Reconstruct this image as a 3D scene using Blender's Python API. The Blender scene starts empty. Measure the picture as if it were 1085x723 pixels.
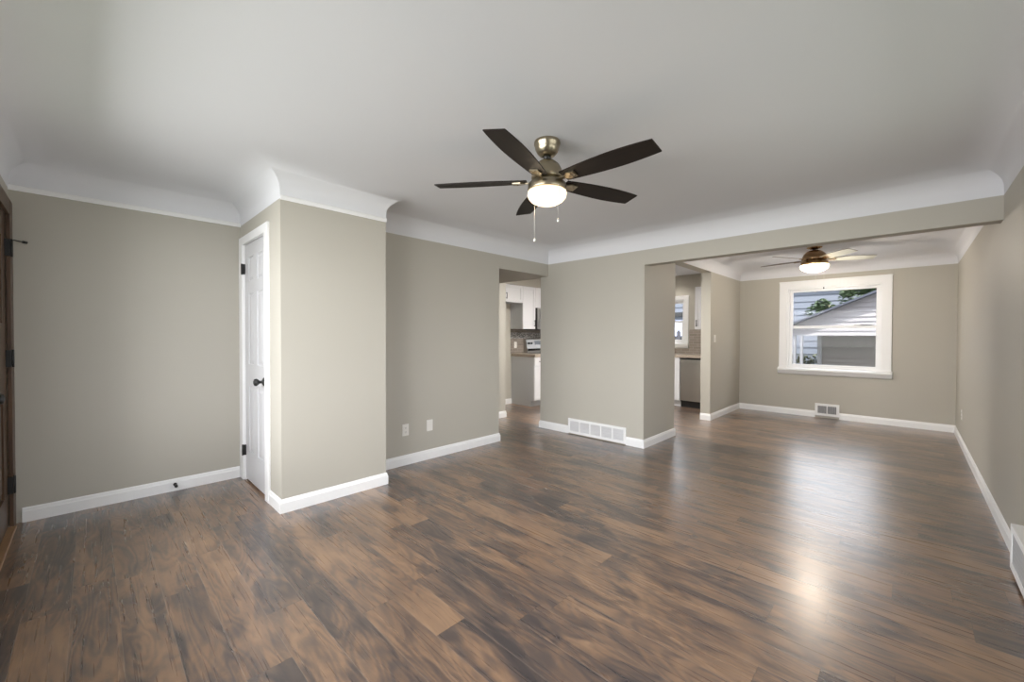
import bpy, bmesh, math, random
from mathutils import Vector, Matrix
R = math.radians
sc = bpy.context.scene
col = sc.collection

# ------------------------------------------------------------------ camera
FPX = 433.04; YAW, PITCH, ROLL = R(44.165), R(-0.7565), R(0.161)
CAMH = 1.3
fwd = Vector((-math.sin(YAW)*math.cos(PITCH), math.cos(YAW)*math.cos(PITCH), math.sin(PITCH)))
rt = Vector((math.cos(YAW), math.sin(YAW), 0)); up = rt.cross(fwd)
r2 = math.cos(ROLL)*rt + math.sin(ROLL)*up; u2 = -math.sin(ROLL)*rt + math.cos(ROLL)*up
cd = bpy.data.cameras.new('camera'); cam = bpy.data.objects.new('camera', cd); col.objects.link(cam)
cd.sensor_width = 36; cd.lens = FPX/1085*36; cd.clip_start = .02; cd.clip_end = 200
m = Matrix((r2, u2, -fwd)).transposed().to_4x4(); m.translation = Vector((0, 0, CAMH))
cam.matrix_world = m
sc.camera = cam

# ------------------------------------------------------------------ sky, sun, daylight, exposure
w = bpy.data.worlds.new('sky'); sc.world = w; w.use_nodes = True
wn = w.node_tree.nodes; wl = w.node_tree.links
bg = wn['Background']; bg.inputs['Strength'].default_value = 4.2
tc = wn.new('ShaderNodeTexCoord'); sp = wn.new('ShaderNodeSeparateXYZ'); cr = wn.new('ShaderNodeValToRGB')
wl.new(tc.outputs['Generated'], sp.inputs[0]); wl.new(sp.outputs['Z'], cr.inputs[0]); wl.new(cr.outputs[0], bg.inputs[0])
cr.color_ramp.elements[0].position = 0.0; cr.color_ramp.elements[0].color = (.94, .965, 1, 1)
cr.color_ramp.elements[1].position = .9; cr.color_ramp.elements[1].color = (.80, .88, 1, 1)

def light(name, kind, loc, rot, energy, color=(1, 1, 1), **k):
    d = bpy.data.lights.new(name, kind); d.energy = energy; d.color = color
    for a, b in k.items(): setattr(d, a, b)
    o = bpy.data.objects.new(name, d); o.location = loc; o.rotation_euler = rot; col.objects.link(o); return o
# sun high behind the front of the house, falling on the garage gable
light('sun', 'SUN', (0, 0, 10), (R(32), 0, R(22)), 9, (1, .97, .93), angle=R(1.2))
# daylight arriving through the front picture window (its opening is behind the camera)
light('front_window_daylight', 'AREA', (-2.15, -1.9, 1.72), (R(81), 0, 0), 272, (1, 1, 1), shape='RECTANGLE', size=4.4, size_y=1.6, spread=R(180))
# fill light through an added, unseen window in the right wall
light('side_fill_light', 'AREA', (2.0, 1.7, 1.72), (R(82), 0, R(90)), 66, (1, 1, 1), shape='RECTANGLE', size=4.6, size_y=1.6)
VS = sc.view_settings
VS.view_transform = 'Standard'; VS.look = 'None'; VS.gamma = 1; VS.exposure = 0.09; VS.use_curve_mapping = False
sc.cycles.max_bounces = 10; sc.cycles.diffuse_bounces = 6
sc.cycles.use_denoising = True

# ------------------------------------------------------------------ measures (metres)
xL, xR, yE = -4.381, .4646, -.386
yD, xC, yC2 = .9575, -3.266, 1.7865
xM, yV, xP = -3.611, 4.436, -2.189
yP, yJ, yF = 5.299, 6.634, 8.146
ZC, ZT, ZB, ZH = 2.289, 2.5, 2.1185, 2.126      # cove line, ceiling, beam soffit, doorway header
xK = -5.46; WT = .142

# ------------------------------------------------------------------ node helpers
def mat(name, rgb, rough=.5, metal=0, spec=.5, coat=0, emit=None, es=0):
    M = bpy.data.materials.new(name); M.use_nodes = True
    b = M.node_tree.nodes['Principled BSDF']
    b.inputs['Base Color'].default_value = (*rgb, 1); b.inputs['Roughness'].default_value = rough
    b.inputs['Metallic'].default_value = metal; b.inputs['Specular IOR Level'].default_value = spec
    b.inputs['Coat Weight'].default_value = coat
    if emit: b.inputs['Emission Color'].default_value = (*emit, 1); b.inputs['Emission Strength'].default_value = es
    return M
class NT:
    def __init__(s, M): s.t = M.node_tree; s.n = s.t.nodes; s.b = s.n['Principled BSDF']
    def new(s, ty, **k):
        n = s.n.new(ty)
        for a, b in k.items(): setattr(n, a, b)
        return n
    def set(s, sock, v):
        if hasattr(v, 'links') or isinstance(v, bpy.types.NodeSocket): s.t.links.new(v, sock)
        else: sock.default_value = v
    def m(s, op, a, b=0.0, c=None):
        n = s.new('ShaderNodeMath', operation=op); s.set(n.inputs[0], a); s.set(n.inputs[1], b)
        if c is not None: s.set(n.inputs[2], c)
        return n.outputs[0]
    def xyz(s, x=0., y=0., z=0.):
        n = s.new('ShaderNodeCombineXYZ'); s.set(n.inputs[0], x); s.set(n.inputs[1], y); s.set(n.inputs[2], z); return n.outputs[0]
    def pos(s):
        g = s.new('ShaderNodeNewGeometry'); p = s.new('ShaderNodeSeparateXYZ'); s.t.links.new(g.outputs['Position'], p.inputs[0])
        return g.outputs['Position'], p.outputs[0], p.outputs[1], p.outputs[2]
    def noise(s, vec, scale=5., detail=3., rough=.5, dist=0.):
        n = s.new('ShaderNodeTexNoise'); s.set(n.inputs['Vector'], vec); n.inputs['Scale'].default_value = scale
        n.inputs['Detail'].default_value = detail; n.inputs['Roughness'].default_value = rough; n.inputs['Distortion'].default_value = dist
        return n.outputs['Fac']
    def ramp(s, fac, stops):
        n = s.new('ShaderNodeValToRGB'); s.set(n.inputs[0], fac); e = n.color_ramp.elements
        while len(e) < len(stops): e.new(.5)
        for i, (p, c) in enumerate(stops):
            e[i].position = p; e[i].color = (*c, 1) if len(c) == 3 else c
        return n.outputs[0]
    def mix(s, f, a, b, bt='MIX'):
        n = s.new('ShaderNodeMix', data_type='RGBA', blend_type=bt)
        s.set(n.inputs[0], f); s.set(n.inputs[6], a); s.set(n.inputs[7], b); return n.outputs[2]
    def bump(s, h, strength=.2, dist=.01):
        n = s.new('ShaderNodeBump'); s.set(n.inputs['Height'], h); n.inputs['Strength'].default_value = strength
        n.inputs['Distance'].default_value = dist; s.t.links.new(n.outputs[0], s.b.inputs['Normal'])

def paint(name, rgb, rough=.6, bump=.06, spec=.35):
    M = mat(name, rgb, rough, spec=spec); t = NT(M); p, x, y, z = t.pos()
    n = t.noise(p, 1.3, 2)
    c = t.mix(t.m('MULTIPLY', n, .5), (*rgb, 1), (*[v*.93 for v in rgb], 1)); t.set(t.b.inputs['Base Color'], c)
    if bump: t.bump(t.noise(p, 160, 3), bump, .004)
    return M
WALL = paint('greige_wall_paint', (.455, .432, .378), .55)
WHITE = paint('white_ceiling_paint', (.715, .722, .75), .8, .05, .2)
TRIM = mat('white_trim_enamel', (.82, .82, .82), .35)
DOORW = mat('white_door_enamel', (.60, .60, .615), .38)

def floor_mat():
    M = mat('dark_laminate_planks', (.08, .05, .035), .33, spec=.75); t = NT(M); p, x, y, z = t.pos()
    W, L = .158, 1.22
    v = t.m('DIVIDE', t.m('ADD', y, 10.03), W); row = t.m('FLOOR', v); fv = t.m('SUBTRACT', v, row)
    wn1 = t.new('ShaderNodeTexWhiteNoise', noise_dimensions='1D'); t.set(wn1.inputs['W'], row)
    u = t.m('DIVIDE', t.m('ADD', t.m('ADD', x, 20), t.m('MULTIPLY', wn1.outputs['Value'], L)), L); cu = t.m('FLOOR', u); fu = t.m('SUBTRACT', u, cu)
    wn2 = t.new('ShaderNodeTexWhiteNoise', noise_dimensions='3D'); t.set(wn2.inputs['Vector'], t.xyz(row, cu, 3.0))
    rnd = wn2.outputs['Value']; rc = t.new('ShaderNodeSeparateColor'); t.set(rc.inputs[0], wn2.outputs['Color'])
    # grain coordinates shifted for every plank
    gx = t.m('ADD', x, t.m('MULTIPLY', rnd, 37.0)); gy = t.m('ADD', y, t.m('MULTIPLY', rc.outputs[1], 11.0))
    broad = t.noise(t.xyz(t.m('MULTIPLY', gx, 1.5), t.m('MULTIPLY', gy, 5.0), 0.), 1.6, 5, .6, .8)
    fine = t.noise(t.xyz(t.m('MULTIPLY', gx, 1.3), t.m('MULTIPLY', gy, 45.), 0.), 1.5, 2, .45, 0)
    # cathedral figure: contour lines of a smooth stretched field
    field = t.noise(t.xyz(t.m('MULTIPLY', gx, .9), t.m('MULTIPLY', gy, 5.0), 4.), 1.3, 2, .45, .5)
    figure = t.m('ADD', t.m('MULTIPLY', t.m('SINE', t.m('MULTIPLY', field, 95.)), .5), .5)
    mixv = t.m('ADD', t.m('ADD', t.m('MULTIPLY', broad, .80), t.m('MULTIPLY', fine, .13)), t.m('MULTIPLY', figure, .085))
    mixv = t.m('ADD', mixv, t.m('MULTIPLY', t.m('SUBTRACT', rnd, .5), .16))
    mixv = t.m('ADD', t.m('MULTIPLY', t.m('SUBTRACT', mixv, .49), 1.35), .53)
    c = t.ramp(mixv, [(.30, (.045, .036, .036)), (.43, (.080, .058, .050)), (.54, (.132, .085, .061)), (.66, (.205, .125, .078)), (.80, (.27, .165, .098))])
    # scattered knots
    blotch = t.noise(t.xyz(t.m('MULTIPLY', gx, 2.2), t.m('MULTIPLY', gy, 8.0), 9.), 1.4, 4, .55, 1.2)
    kn = t.ramp(blotch, [(.60, (0, 0, 0)), (.74, (1, 1, 1))])
    c = t.mix(t.m('MULTIPLY', kn, .6), c, (.030, .024, .026, 1))
    # joints: dark at the ends, bevel glint painted pale along long edges
    ex = t.m('MINIMUM', t.m('MULTIPLY', fu, L), t.m('MULTIPLY', t.m('SUBTRACT', 1., fu), L))
    ey = t.m('MINIMUM', t.m('MULTIPLY', fv, W), t.m('MULTIPLY', t.m('SUBTRACT', 1., fv), W))
    jx = t.m('SUBTRACT', 1., t.m('MINIMUM', t.m('DIVIDE', ex, .0025), 1.)); jy = t.m('SUBTRACT', 1., t.m('MINIMUM', t.m('DIVIDE', ey, .0022), 1.))
    joint = t.m('MAXIMUM', jx, jy)
    c = t.mix(t.m('MULTIPLY', jx, .6), c, (.02, .013, .01, 1)); c = t.mix(t.m('MULTIPLY', jy, .45), c, (.26, .21, .17, 1)); t.set(t.b.inputs['Base Color'], c)
    scr = t.noise(t.xyz(t.m('MULTIPLY', gx, 1.0), t.m('MULTIPLY', gy, 26.), 0.), 1.2, 2, .5)
    h = t.m('MULTIPLY', scr, 1.2)
    h = t.m('SUBTRACT', h, t.m('MULTIPLY', joint, .8)); t.bump(h, .10, .004)
    t.b.inputs['Coat Weight'].default_value = .6; t.b.inputs['Coat Roughness'].default_value = .27
    t.set(t.b.inputs['Roughness'], t.m('ADD', .22, t.m('MULTIPLY', fine, .14)))
    return M
FLOOR = floor_mat()

def wood(name, c1, c2, rough=.4, axis='X', sc_=1.):
    M = mat(name, c1, rough); t = NT(M)
    tcn = t.new('ShaderNodeTexCoord'); mp = t.new('ShaderNodeMapping'); t.set(mp.inputs[0], tcn.outputs['Object'])
    k = {'X': (1.5, 22, 22), 'Y': (22, 1.5, 22), 'Z': (22, 22, 1.5)}[axis]; mp.inputs['Scale'].default_value = [v*sc_ for v in k]
    n = t.noise(mp.outputs[0], 1.5, 5, .6, .6); t.set(t.b.inputs['Base Color'], t.ramp(n, [(.3, c1), (.7, c2)])); return M
def brushed(name, rgb, rough=.28):
    M = mat(name, rgb, rough, 1); t = NT(M)
    tcn = t.new('ShaderNodeTexCoord'); mp = t.new('ShaderNodeMapping'); t.set(mp.inputs[0], tcn.outputs['Object']); mp.inputs['Scale'].default_value = (3, 3, 90)
    n = t.noise(mp.outputs[0], 2, 3); t.set(t.b.inputs['Roughness'], t.m('ADD', rough-.06, t.m('MULTIPLY', n, .14))); return M
BLADE = wood('espresso_blade_wood', (.010, .007, .006), (.017, .011, .008), .55)
BLADE.node_tree.nodes['Principled BSDF'].inputs['Specular IOR Level'].default_value = .25
SHEENBLADE = wood('blade_underside_painted_sheen', (.56, .55, .45), (.66, .65, .54), .3)  # pale colour stands in for window reflection on the blade undersides
WALNUT = wood('walnut_blade_wood', (.10, .065, .045), (.15, .10, .07), .4)
BRASS = brushed('antique_brass', (.36, .31, .225), .30)
BRASS2 = brushed('copper_brass', (.42, .28, .16), .25)
STEEL = brushed('stainless_steel', (.50, .49, .47), .3)
BLACK = mat('black_metal', (.012, .012, .012), .4)
BLACKG = mat('black_gloss', (.01, .01, .01), .12)
CHAIN = mat('bead_chain', (.75, .74, .70), .3, .7)
def bowl_mat():
    M = mat('frosted_glass_bowl_lit', (.8, .76, .68), .4, emit=(1, .76, .50), es=.9); n = M.node_tree.nodes; l = M.node_tree.links
    tr = n.new('ShaderNodeBsdfTransparent'); tr.inputs[0].default_value = (1, .93, .82, 1); tl = n.new('ShaderNodeBsdfTranslucent'); tl.inputs[0].default_value = (.9, .70, .48, 1)
    a = n.new('ShaderNodeMixShader'); a.inputs[0].default_value = .35; b = n.new('ShaderNodeMixShader'); b.inputs[0].default_value = .60
    l.new(n['Principled BSDF'].outputs[0], a.inputs[1]); l.new(tl.outputs[0], a.inputs[2]); l.new(a.outputs[0], b.inputs[1]); l.new(tr.outputs[0], b.inputs[2]); l.new(b.outputs[0], n['Material Output'].inputs[0]); return M
BOWL = bowl_mat(); BOWL2 = BOWL
LAMP = mat('lamp_diffuser_lit', (.9, .9, .85), .4, emit=(1, .93, .82), es=9)
PLATE = mat('white_plastic_plate', (.76, .74, .70), .35)
SLOT = mat('dark_slots', (.03, .03, .03), .6)
GRILLE = mat('white_steel_grille', (.70, .70, .71), .4)
GRILLEG = mat('grey_steel_grille', (.42, .42, .43), .4)
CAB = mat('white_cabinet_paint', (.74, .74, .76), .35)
CABSHADE = mat('cabinet_side_painted_shade', (.58, .60, .63), .4)  # white cabinet paint greyed, shade put into the side colour
CASW = wood('brown_stained_wood', (.050, .026, .014), (.095, .052, .028), .4, 'Z')
OAK = wood('oak_threshold_wood', (.22, .12, .06), (.32, .19, .10), .4, 'X')
VINYL = mat('white_vinyl_window', (.80, .80, .80), .3)
def counter_mat():
    M = mat('beige_speckled_counter', (.42, .36, .30), .3); t = NT(M); p, x, y, z = t.pos()
    t.set(t.b.inputs['Base Color'], t.ramp(t.noise(p, 90, 4), [(.35, (.30, .24, .19)), (.65, (.50, .43, .36))])); return M
COUNTER = counter_mat()
def tile_mat(name, ax, bw, bh, c1, c2, mortar, small=False):
    M = mat(name, c1, .3); t = NT(M); p, x, y, z = t.pos()
    b = t.new('ShaderNodeTexBrick'); t.set(b.inputs['Vector'], t.xyz(x if ax == 'x' else y, z, 0.))
    b.inputs['Color1'].default_value = (*c1, 1); b.inputs['Color2'].default_value = (*c2, 1); b.inputs['Mortar'].default_value = (*mortar, 1)
    b.inputs['Scale'].default_value = 1; b.inputs['Brick Width'].default_value = bw; b.inputs['Row Height'].default_value = bh
    b.inputs['Mortar Size'].default_value = .003 if not small else .0015
    t.set(t.b.inputs['Base Color'], b.outputs[0]); t.bump(b.outputs['Fac'], -.4, .002); return M
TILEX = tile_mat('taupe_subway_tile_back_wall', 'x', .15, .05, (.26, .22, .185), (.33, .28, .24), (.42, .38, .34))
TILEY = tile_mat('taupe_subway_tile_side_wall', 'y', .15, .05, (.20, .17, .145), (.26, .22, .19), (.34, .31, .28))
MOSAIC = tile_mat('grey_mosaic_band', 'y', .03, .016, (.08, .08, .085), (.62, .62, .62), (.2, .2, .2), True)
def glass_mat():
    M = bpy.data.materials.new('window_glass'); M.use_nodes = True; n = M.node_tree.nodes; l = M.node_tree.links
    n.remove(n['Principled BSDF']); o = n['Material Output']
    a = n.new('ShaderNodeBsdfTransparent'); g = n.new('ShaderNodeBsdfGlossy'); g.inputs['Roughness'].default_value = .02
    f = n.new('ShaderNodeFresnel'); f.inputs[0].default_value = 1.45; x = n.new('ShaderNodeMixShader')
    k_ = n.new('ShaderNodeMath'); k_.operation = 'MULTIPLY'; k_.inputs[1].default_value = .12; l.new(f.outputs[0], k_.inputs[0]); l.new(k_.outputs[0], x.inputs[0]); l.new(a.outputs[0], x.inputs[1]); l.new(g.outputs[0], x.inputs[2]); l.new(x.outputs[0], o.inputs[0]); return M
GLASS = glass_mat()
SIDW = mat('pale_vinyl_siding', (.17, .16, .168), .55)
SIDG = mat('taupe_vinyl_siding', (.125, .114, .105), .55)
SIDB = mat('pale_blue_siding', (.105, .118, .145), .6)
ROOFM = mat('slate_grey_shingle', (.035, .04, .055), .8)
ROOFB = mat('blue_grey_shingle', (.22, .25, .36), .8)
FENCEM = mat('dark_fence_wood', (.05, .05, .06), .8)
def leaf_mat(name, a, b):
    M = mat(name, a, .6); t = NT(M); p, x, y, z = t.pos(); t.set(t.b.inputs['Base Color'], t.ramp(t.noise(p, 6, 3), [(.35, a), (.65, b)])); return M
LEAF = leaf_mat('tree_leaves', (.022, .045, .016), (.06, .09, .04)); HEDGE = leaf_mat('hedge_leaves', (.02, .03, .015), (.10, .10, .06))
BARK = mat('bark', (.10, .07, .05), .9)
GRASS = leaf_mat('worn_lawn', (.07, .085, .05), (.12, .13, .09))

# ------------------------------------------------------------------ mesh helpers
class MB:
    def __init__(s): s.bm = bmesh.new(); s.slots = []
    def mi(s, M):
        if M not in s.slots: s.slots.append(M)
        return s.slots.index(M)
    def box(s, a, b, M=None, bev=0):
        t = bmesh.new(); bmesh.ops.create_cube(t, size=1)
        a, b = Vector(a), Vector(b)
        lo = Vector(map(min, a, b)); hi = Vector(map(max, a, b))
        for v in t.verts: v.co = Vector([lo[i] + (v.co[i]+.5)*(hi[i]-lo[i]) for i in range(3)])
        if bev: bmesh.ops.bevel(t, geom=t.edges[:], offset=bev, segments=2, affect='EDGES', profile=.5)
        s.add(t, M); return s
    def add(s, t, M=None, mx=None, smooth=False):
        if mx is not None: bmesh.ops.transform(t, matrix=mx, verts=t.verts)
        mi = s.mi(M) if M else 0
        for f in t.faces: f.material_index = mi; f.smooth = smooth or f.smooth
        me = bpy.data.meshes.new('tmp'); t.to_mesh(me); t.free(); s.bm.from_mesh(me); bpy.data.meshes.remove(me); return s
    def poly(s, pts, M=None, smooth=False):
        f = s.bm.faces.new([s.bm.verts.new(p) for p in pts]); f.material_index = s.mi(M) if M else 0; f.smooth = smooth; return f
    def lathe(s, prof, M=None, seg=40, mx=None, cap=True):
        t = bmesh.new(); rings = []
        for r, z in prof:
            if r < 1e-5: rings.append([t.verts.new((0, 0, z))])
            else: rings.append([t.verts.new((r*math.cos(2*math.pi*k/seg), r*math.sin(2*math.pi*k/seg), z)) for k in range(seg)])
        for a, b in zip(rings, rings[1:]):
            for k in range(seg):
                k2 = (k+1) % seg
                if len(a) == 1 and len(b) == 1: continue
                if len(a) == 1: t.faces.new((a[0], b[k2], b[k]))
                elif len(b) == 1: t.faces.new((a[k], a[k2], b[0]))
                else: t.faces.new((a[k], a[k2], b[k2], b[k]))
        for f in t.faces: f.smooth = True
        bmesh.ops.recalc_face_normals(t, faces=t.faces)
        s.add(t, M, mx, True); return s
    def tube(s, p, q, r, M=None, seg=12):
        p, q = Vector(p), Vector(q); d = q-p
        mx = Matrix.Translation(p) @ d.to_track_quat('Z', 'Y').to_matrix().to_4x4()
        return s.lathe([(0, 0), (r, 0), (r, d.length), (0, d.length)], M, seg, mx)
    def prism(s, pts2, z0, z1, M=None, mx=None):
        t = bmesh.new(); a = [t.verts.new((x, y, z0)) for x, y in pts2]; b = [t.verts.new((x, y, z1)) for x, y in pts2]
        t.faces.new(a[::-1]); t.faces.new(b); n = len(a)
        for i in range(n): t.faces.new((a[i], a[(i+1) % n], b[(i+1) % n], b[i]))
        bmesh.ops.recalc_face_normals(t, faces=t.faces); s.add(t, M, mx); return s
    def build(s, name, M=None, parent=None, sharp=None, loc=None):
        me = bpy.data.meshes.new(name); s.bm.to_mesh(me); s.bm.free()
        for x in (s.slots or [M]): me.materials.append(x)
        if sharp: me.set_sharp_from_angle(angle=R(sharp))
        o = bpy.data.objects.new(name, me); col.objects.link(o)
        if parent: o.parent = parent; o.matrix_parent_inverse = parent.matrix_basis.inverted()
        return o
def empty(name, loc=(0, 0, 0), rz=0):
    o = bpy.data.objects.new(name, None); col.objects.link(o); o.location = loc; o.rotation_euler = (0, 0, rz); o.empty_display_size = .1; return o
def tag(o, label=None, cat=None, group=None, kind=None):
    if label: o['label'] = label
    if cat: o['category'] = cat
    if group: o['group'] = group
    if kind: o['kind'] = kind
    return o
def struct(o, label=None): return tag(o, label, kind='structure')
def copy_tree(o, parent=None):
    c = o.copy(); col.objects.link(c)
    if parent: c.parent = parent
    for ch in [k for k in bpy.data.objects if k.parent == o]: copy_tree(ch, c)
    return c
def normals(path, closed):
    n = len(path); out = []
    segs = []
    for i in range(n if closed else n-1):
        a, b = Vector(path[i]), Vector(path[(i+1) % n]); d = (b-a).normalized(); segs.append(Vector((-d.y, d.x)))
    for i in range(n):
        if closed: p, q = segs[i-1], segs[i]
        else: p, q = segs[max(i-1, 0)], segs[min(i, n-2)]
        out.append(p if (p-q).length < 1e-4 else p+q)
    return out
def sweep(mb, prof, path, closed=False, M=None, smooth=False, ends=True):
    nr = normals(path, closed); bm = mb.bm; mi = mb.mi(M) if M else 0
    rings = [[bm.verts.new((p[0]+n.x*d, p[1]+n.y*d, z)) for d, z in prof] for p, n in zip(path, nr)]
    k = len(rings)
    for i in range(k if closed else k-1):
        a, b = rings[i], rings[(i+1) % k]
        for j in range(len(prof)-1):
            f = bm.faces.new((a[j], a[j+1], b[j+1], b[j])); f.material_index = mi; f.smooth = smooth
    if ends and not closed:
        for rg in (rings[0], rings[-1]): bm.faces.new(rg).material_index = mi
    return rings

# ------------------------------------------------------------------ floor, walls
EPS = .002
struct(MB().box((-6.6, yE-.35, -.12), (xR+.3, yF+.3, 0)).build('floor', FLOOR))
def wallbox(name, boxes, M=WALL):
    b = MB()
    for lo, hi in boxes: b.box(lo, hi)
    return struct(b.build(name, M))
H = 2.52
wallbox('wall_left', [((xL-WT, yE-WT, 0), (xL, yD+.1, H))])
# closet block: side wall with door opening (door rough opening x -4.275..-3.62, z<2.105)
wallbox('wall_closet', [((-3.60, yD, 0), (xC, yD+.10, H)), ((xL-WT, yD, 2.115), (-3.60, yD+.10, H)), ((xL-WT, yD, 0), (-4.285, yD+.10, 2.115)),
                        ((xC-.10, yD+.10, 0), (xC, yC2, H)), ((xM-.14, yC2-.10, 0), (xC-.10, yC2, H)), ((xL-WT, yD+.10, 0), (xL-.02, 3.0, H))])
YO = 3.49
wallbox('wall_middle', [((xM-WT, yC2-.1, 0), (xM, YO, H)), ((-4.65, YO, ZH), (xM, yV+.07, H)), ((-5.6, 2.95, ZH), (xM-WT, YO, H))])
wallbox('wall_vent', [((-3.745, yV, 0), (xP, yV+WT, H)), ((xP-WT, yV+WT, 0), (xP, yP, H)), ((xP-WT, yP, ZC), (xP, yJ, H)), ((xM-.01, yV+.001, ZC), (-3.745, yV+WT, H))])
wallbox('wall_beam', [((xP, yV, ZB), (xR+.1, yV+.13, H))])
wallbox('wall_dining_left', [((xP-WT, yJ, 0), (xP, yF, H))])
WX0, WX1, WZ0, WZ1 = -1.475, -.285, .775, 2.105          # dining window rough opening
KX0, KX1, KZ0, KZ1 = -4.10, -3.17, 1.16, 2.02         # kitchen window opening
wallbox('wall_far', [((xP-WT, yF, 0), (WX0, yF+.16, H)), ((WX1, yF, 0), (xR+.14, yF+.16, H)), ((WX0, yF, 0), (WX1, yF+.16, WZ0)), ((WX0, yF, WZ1), (WX1, yF+.16, H))])
SY0, SY1, SZ0, SZ1 = 1.0, 3.35, .65, 2.15
wallbox('wall_right', [((xR, yE-WT, 0), (xR+.14, SY0, H)), ((xR, SY1, 0), (xR+.14, yF+.16, H)), ((xR, SY0, 0), (xR+.14, SY1, SZ0)), ((xR, SY0, SZ1), (xR+.14, SY1, H))])
FX0, FX1, FZ0, FZ1 = -3.37, -.55, .65, 2.2
DX0, DX1, DZ = -4.27, -3.42, 2.10                      # entry door opening
wallbox('wall_front', [((xL, yE-WT, 0), (DX0, yE, H)), ((DX0, yE-WT, DZ), (DX1, yE, H)), ((DX1, yE-WT, 0), (FX0, yE, H)),
                       ((FX0, yE-WT, 0), (FX1, yE, FZ0)), ((FX0, yE-WT, FZ1), (FX1, yE, H)), ((FX1, yE-WT, 0), (xR, yE, H))])
wallbox('wall_kitchen_side', [((xK-WT, 2.95, 0), (xK, yF+.16, H)), ((xK, 2.95, 0), (xL-.02, 3.05, H))])
wallbox('wall_kitchen_partition', [((xK, yV+.01, 0), (-4.612, yV+.165, H)), ((-4.612, yV+.07, ZH+.06), (-3.745, yV+WT, H))])
wallbox('wall_kitchen_back', [((xK-WT, yF, 0), (KX0, yF+.16, H)), ((KX1, yF, 0), (xP-WT, yF+.16, H)), ((KX0, yF, 0), (KX1, yF+.16, KZ0)), ((KX0, yF, KZ1), (KX1, yF+.16, H))])
wallbox('wall_kitchen_soffit', [((xK, yV+.165, 2.225), (xK+.325, yF, H))])

# ceiling: coved living room and dining room, flat kitchen, one slab above all
b = MB()
def cove(path, rh):
    n = 14; prof = [(0.001, ZC), (0.001, ZC+.008)]
    z0 = ZC+.065; prof += [(.003, z0)]+[(.003+rh - rh*math.cos(t*math.pi/2/n), z0+(ZT-z0)*math.sin(t*math.pi/2/n)) for t in range(1, n+1)]
    rings = sweep(b, prof, path, True, smooth=True)
    b.bm.faces.new([r[-1] for r in rings][::-1]).smooth = False
main = [(xL, yE), (xR, yE), (xR, yV), (xM, yV), (xM, yC2), (xC, yC2), (xC, yD), (xL, yD)]
cove(main, .23)
cove([(xP, yV+.13), (xR, yV+.13), (xR, yF), (xP, yF)], .30)
b.poly([(xK, yV, ZT), (xK, yF, ZT), (xP-WT, yF, ZT), (xP-WT, yV, ZT)])
b.box((-6.6, yE-1.4, H), (xR+.7, yF+.45, H+.16))  # front overhang lengthened, out of view, to keep sun off the window
bmesh.ops.remove_doubles(b.bm, verts=b.bm.verts, dist=1e-5)
struct(b.build('ceiling', WHITE, sharp=40))

# thin plaster lip under the cove on left wall and closet front
lip = [(0, ZC-.010), (.010, ZC-.010), (.010, ZC+.016), (.002, ZC+.026)]
b = MB(); sweep(b, lip, [(xL, yD-.002), (xL, yE)]); struct(b.build('trim_1', TRIM))
b = MB(); sweep(b, lip, [(xC, yC2+.006), (xC, yD)]); struct(b.build('trim_2', TRIM))

# baseboards
bp = [(0, 0), (.014, 0), (.014, .072), (.010, .080), (.008, .092), (.003, .100), (0, .100)]
def base(side, path):
    b = MB(); sweep(b, bp, path); bmesh.ops.recalc_face_normals(b.bm, faces=b.bm.faces); struct(b.build('baseboard_'+side, TRIM))
base('left', [(xL, yD-.02), (xL, yE+.045)])
base('closet', [(xM, yC2), (xC, yC2), (xC, yD), (-3.527, yD)])
base('middle', [(xM-WT, YO), (xM, YO), (xM, yC2+.014)])
V1A, V1B = -3.245, -2.405
base('pillar', [(xP-WT, yP), (xP, yP), (xP, yV), (V1B, yV)])
base('vent_wall', [(V1A, yV), (-3.745, yV), (-3.745, yV+WT)])
base('dining_left', [(xP, yF), (xP, yJ), (xP-WT, yJ)])
V2A, V2B = -1.076, -.768
base('far_right', [(xR, yF), (V2B, yF)]); base('far_left', [(V2A, yF), (xP, yF)])
base('right', [(xR, 3.575), (xR, yF)])
base('kitchen', [(xK, 5.60), (xK, yV+.165), (-4.612, yV+.165), (-4.612, yV+.01), (xK, yV+.01)])

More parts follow.
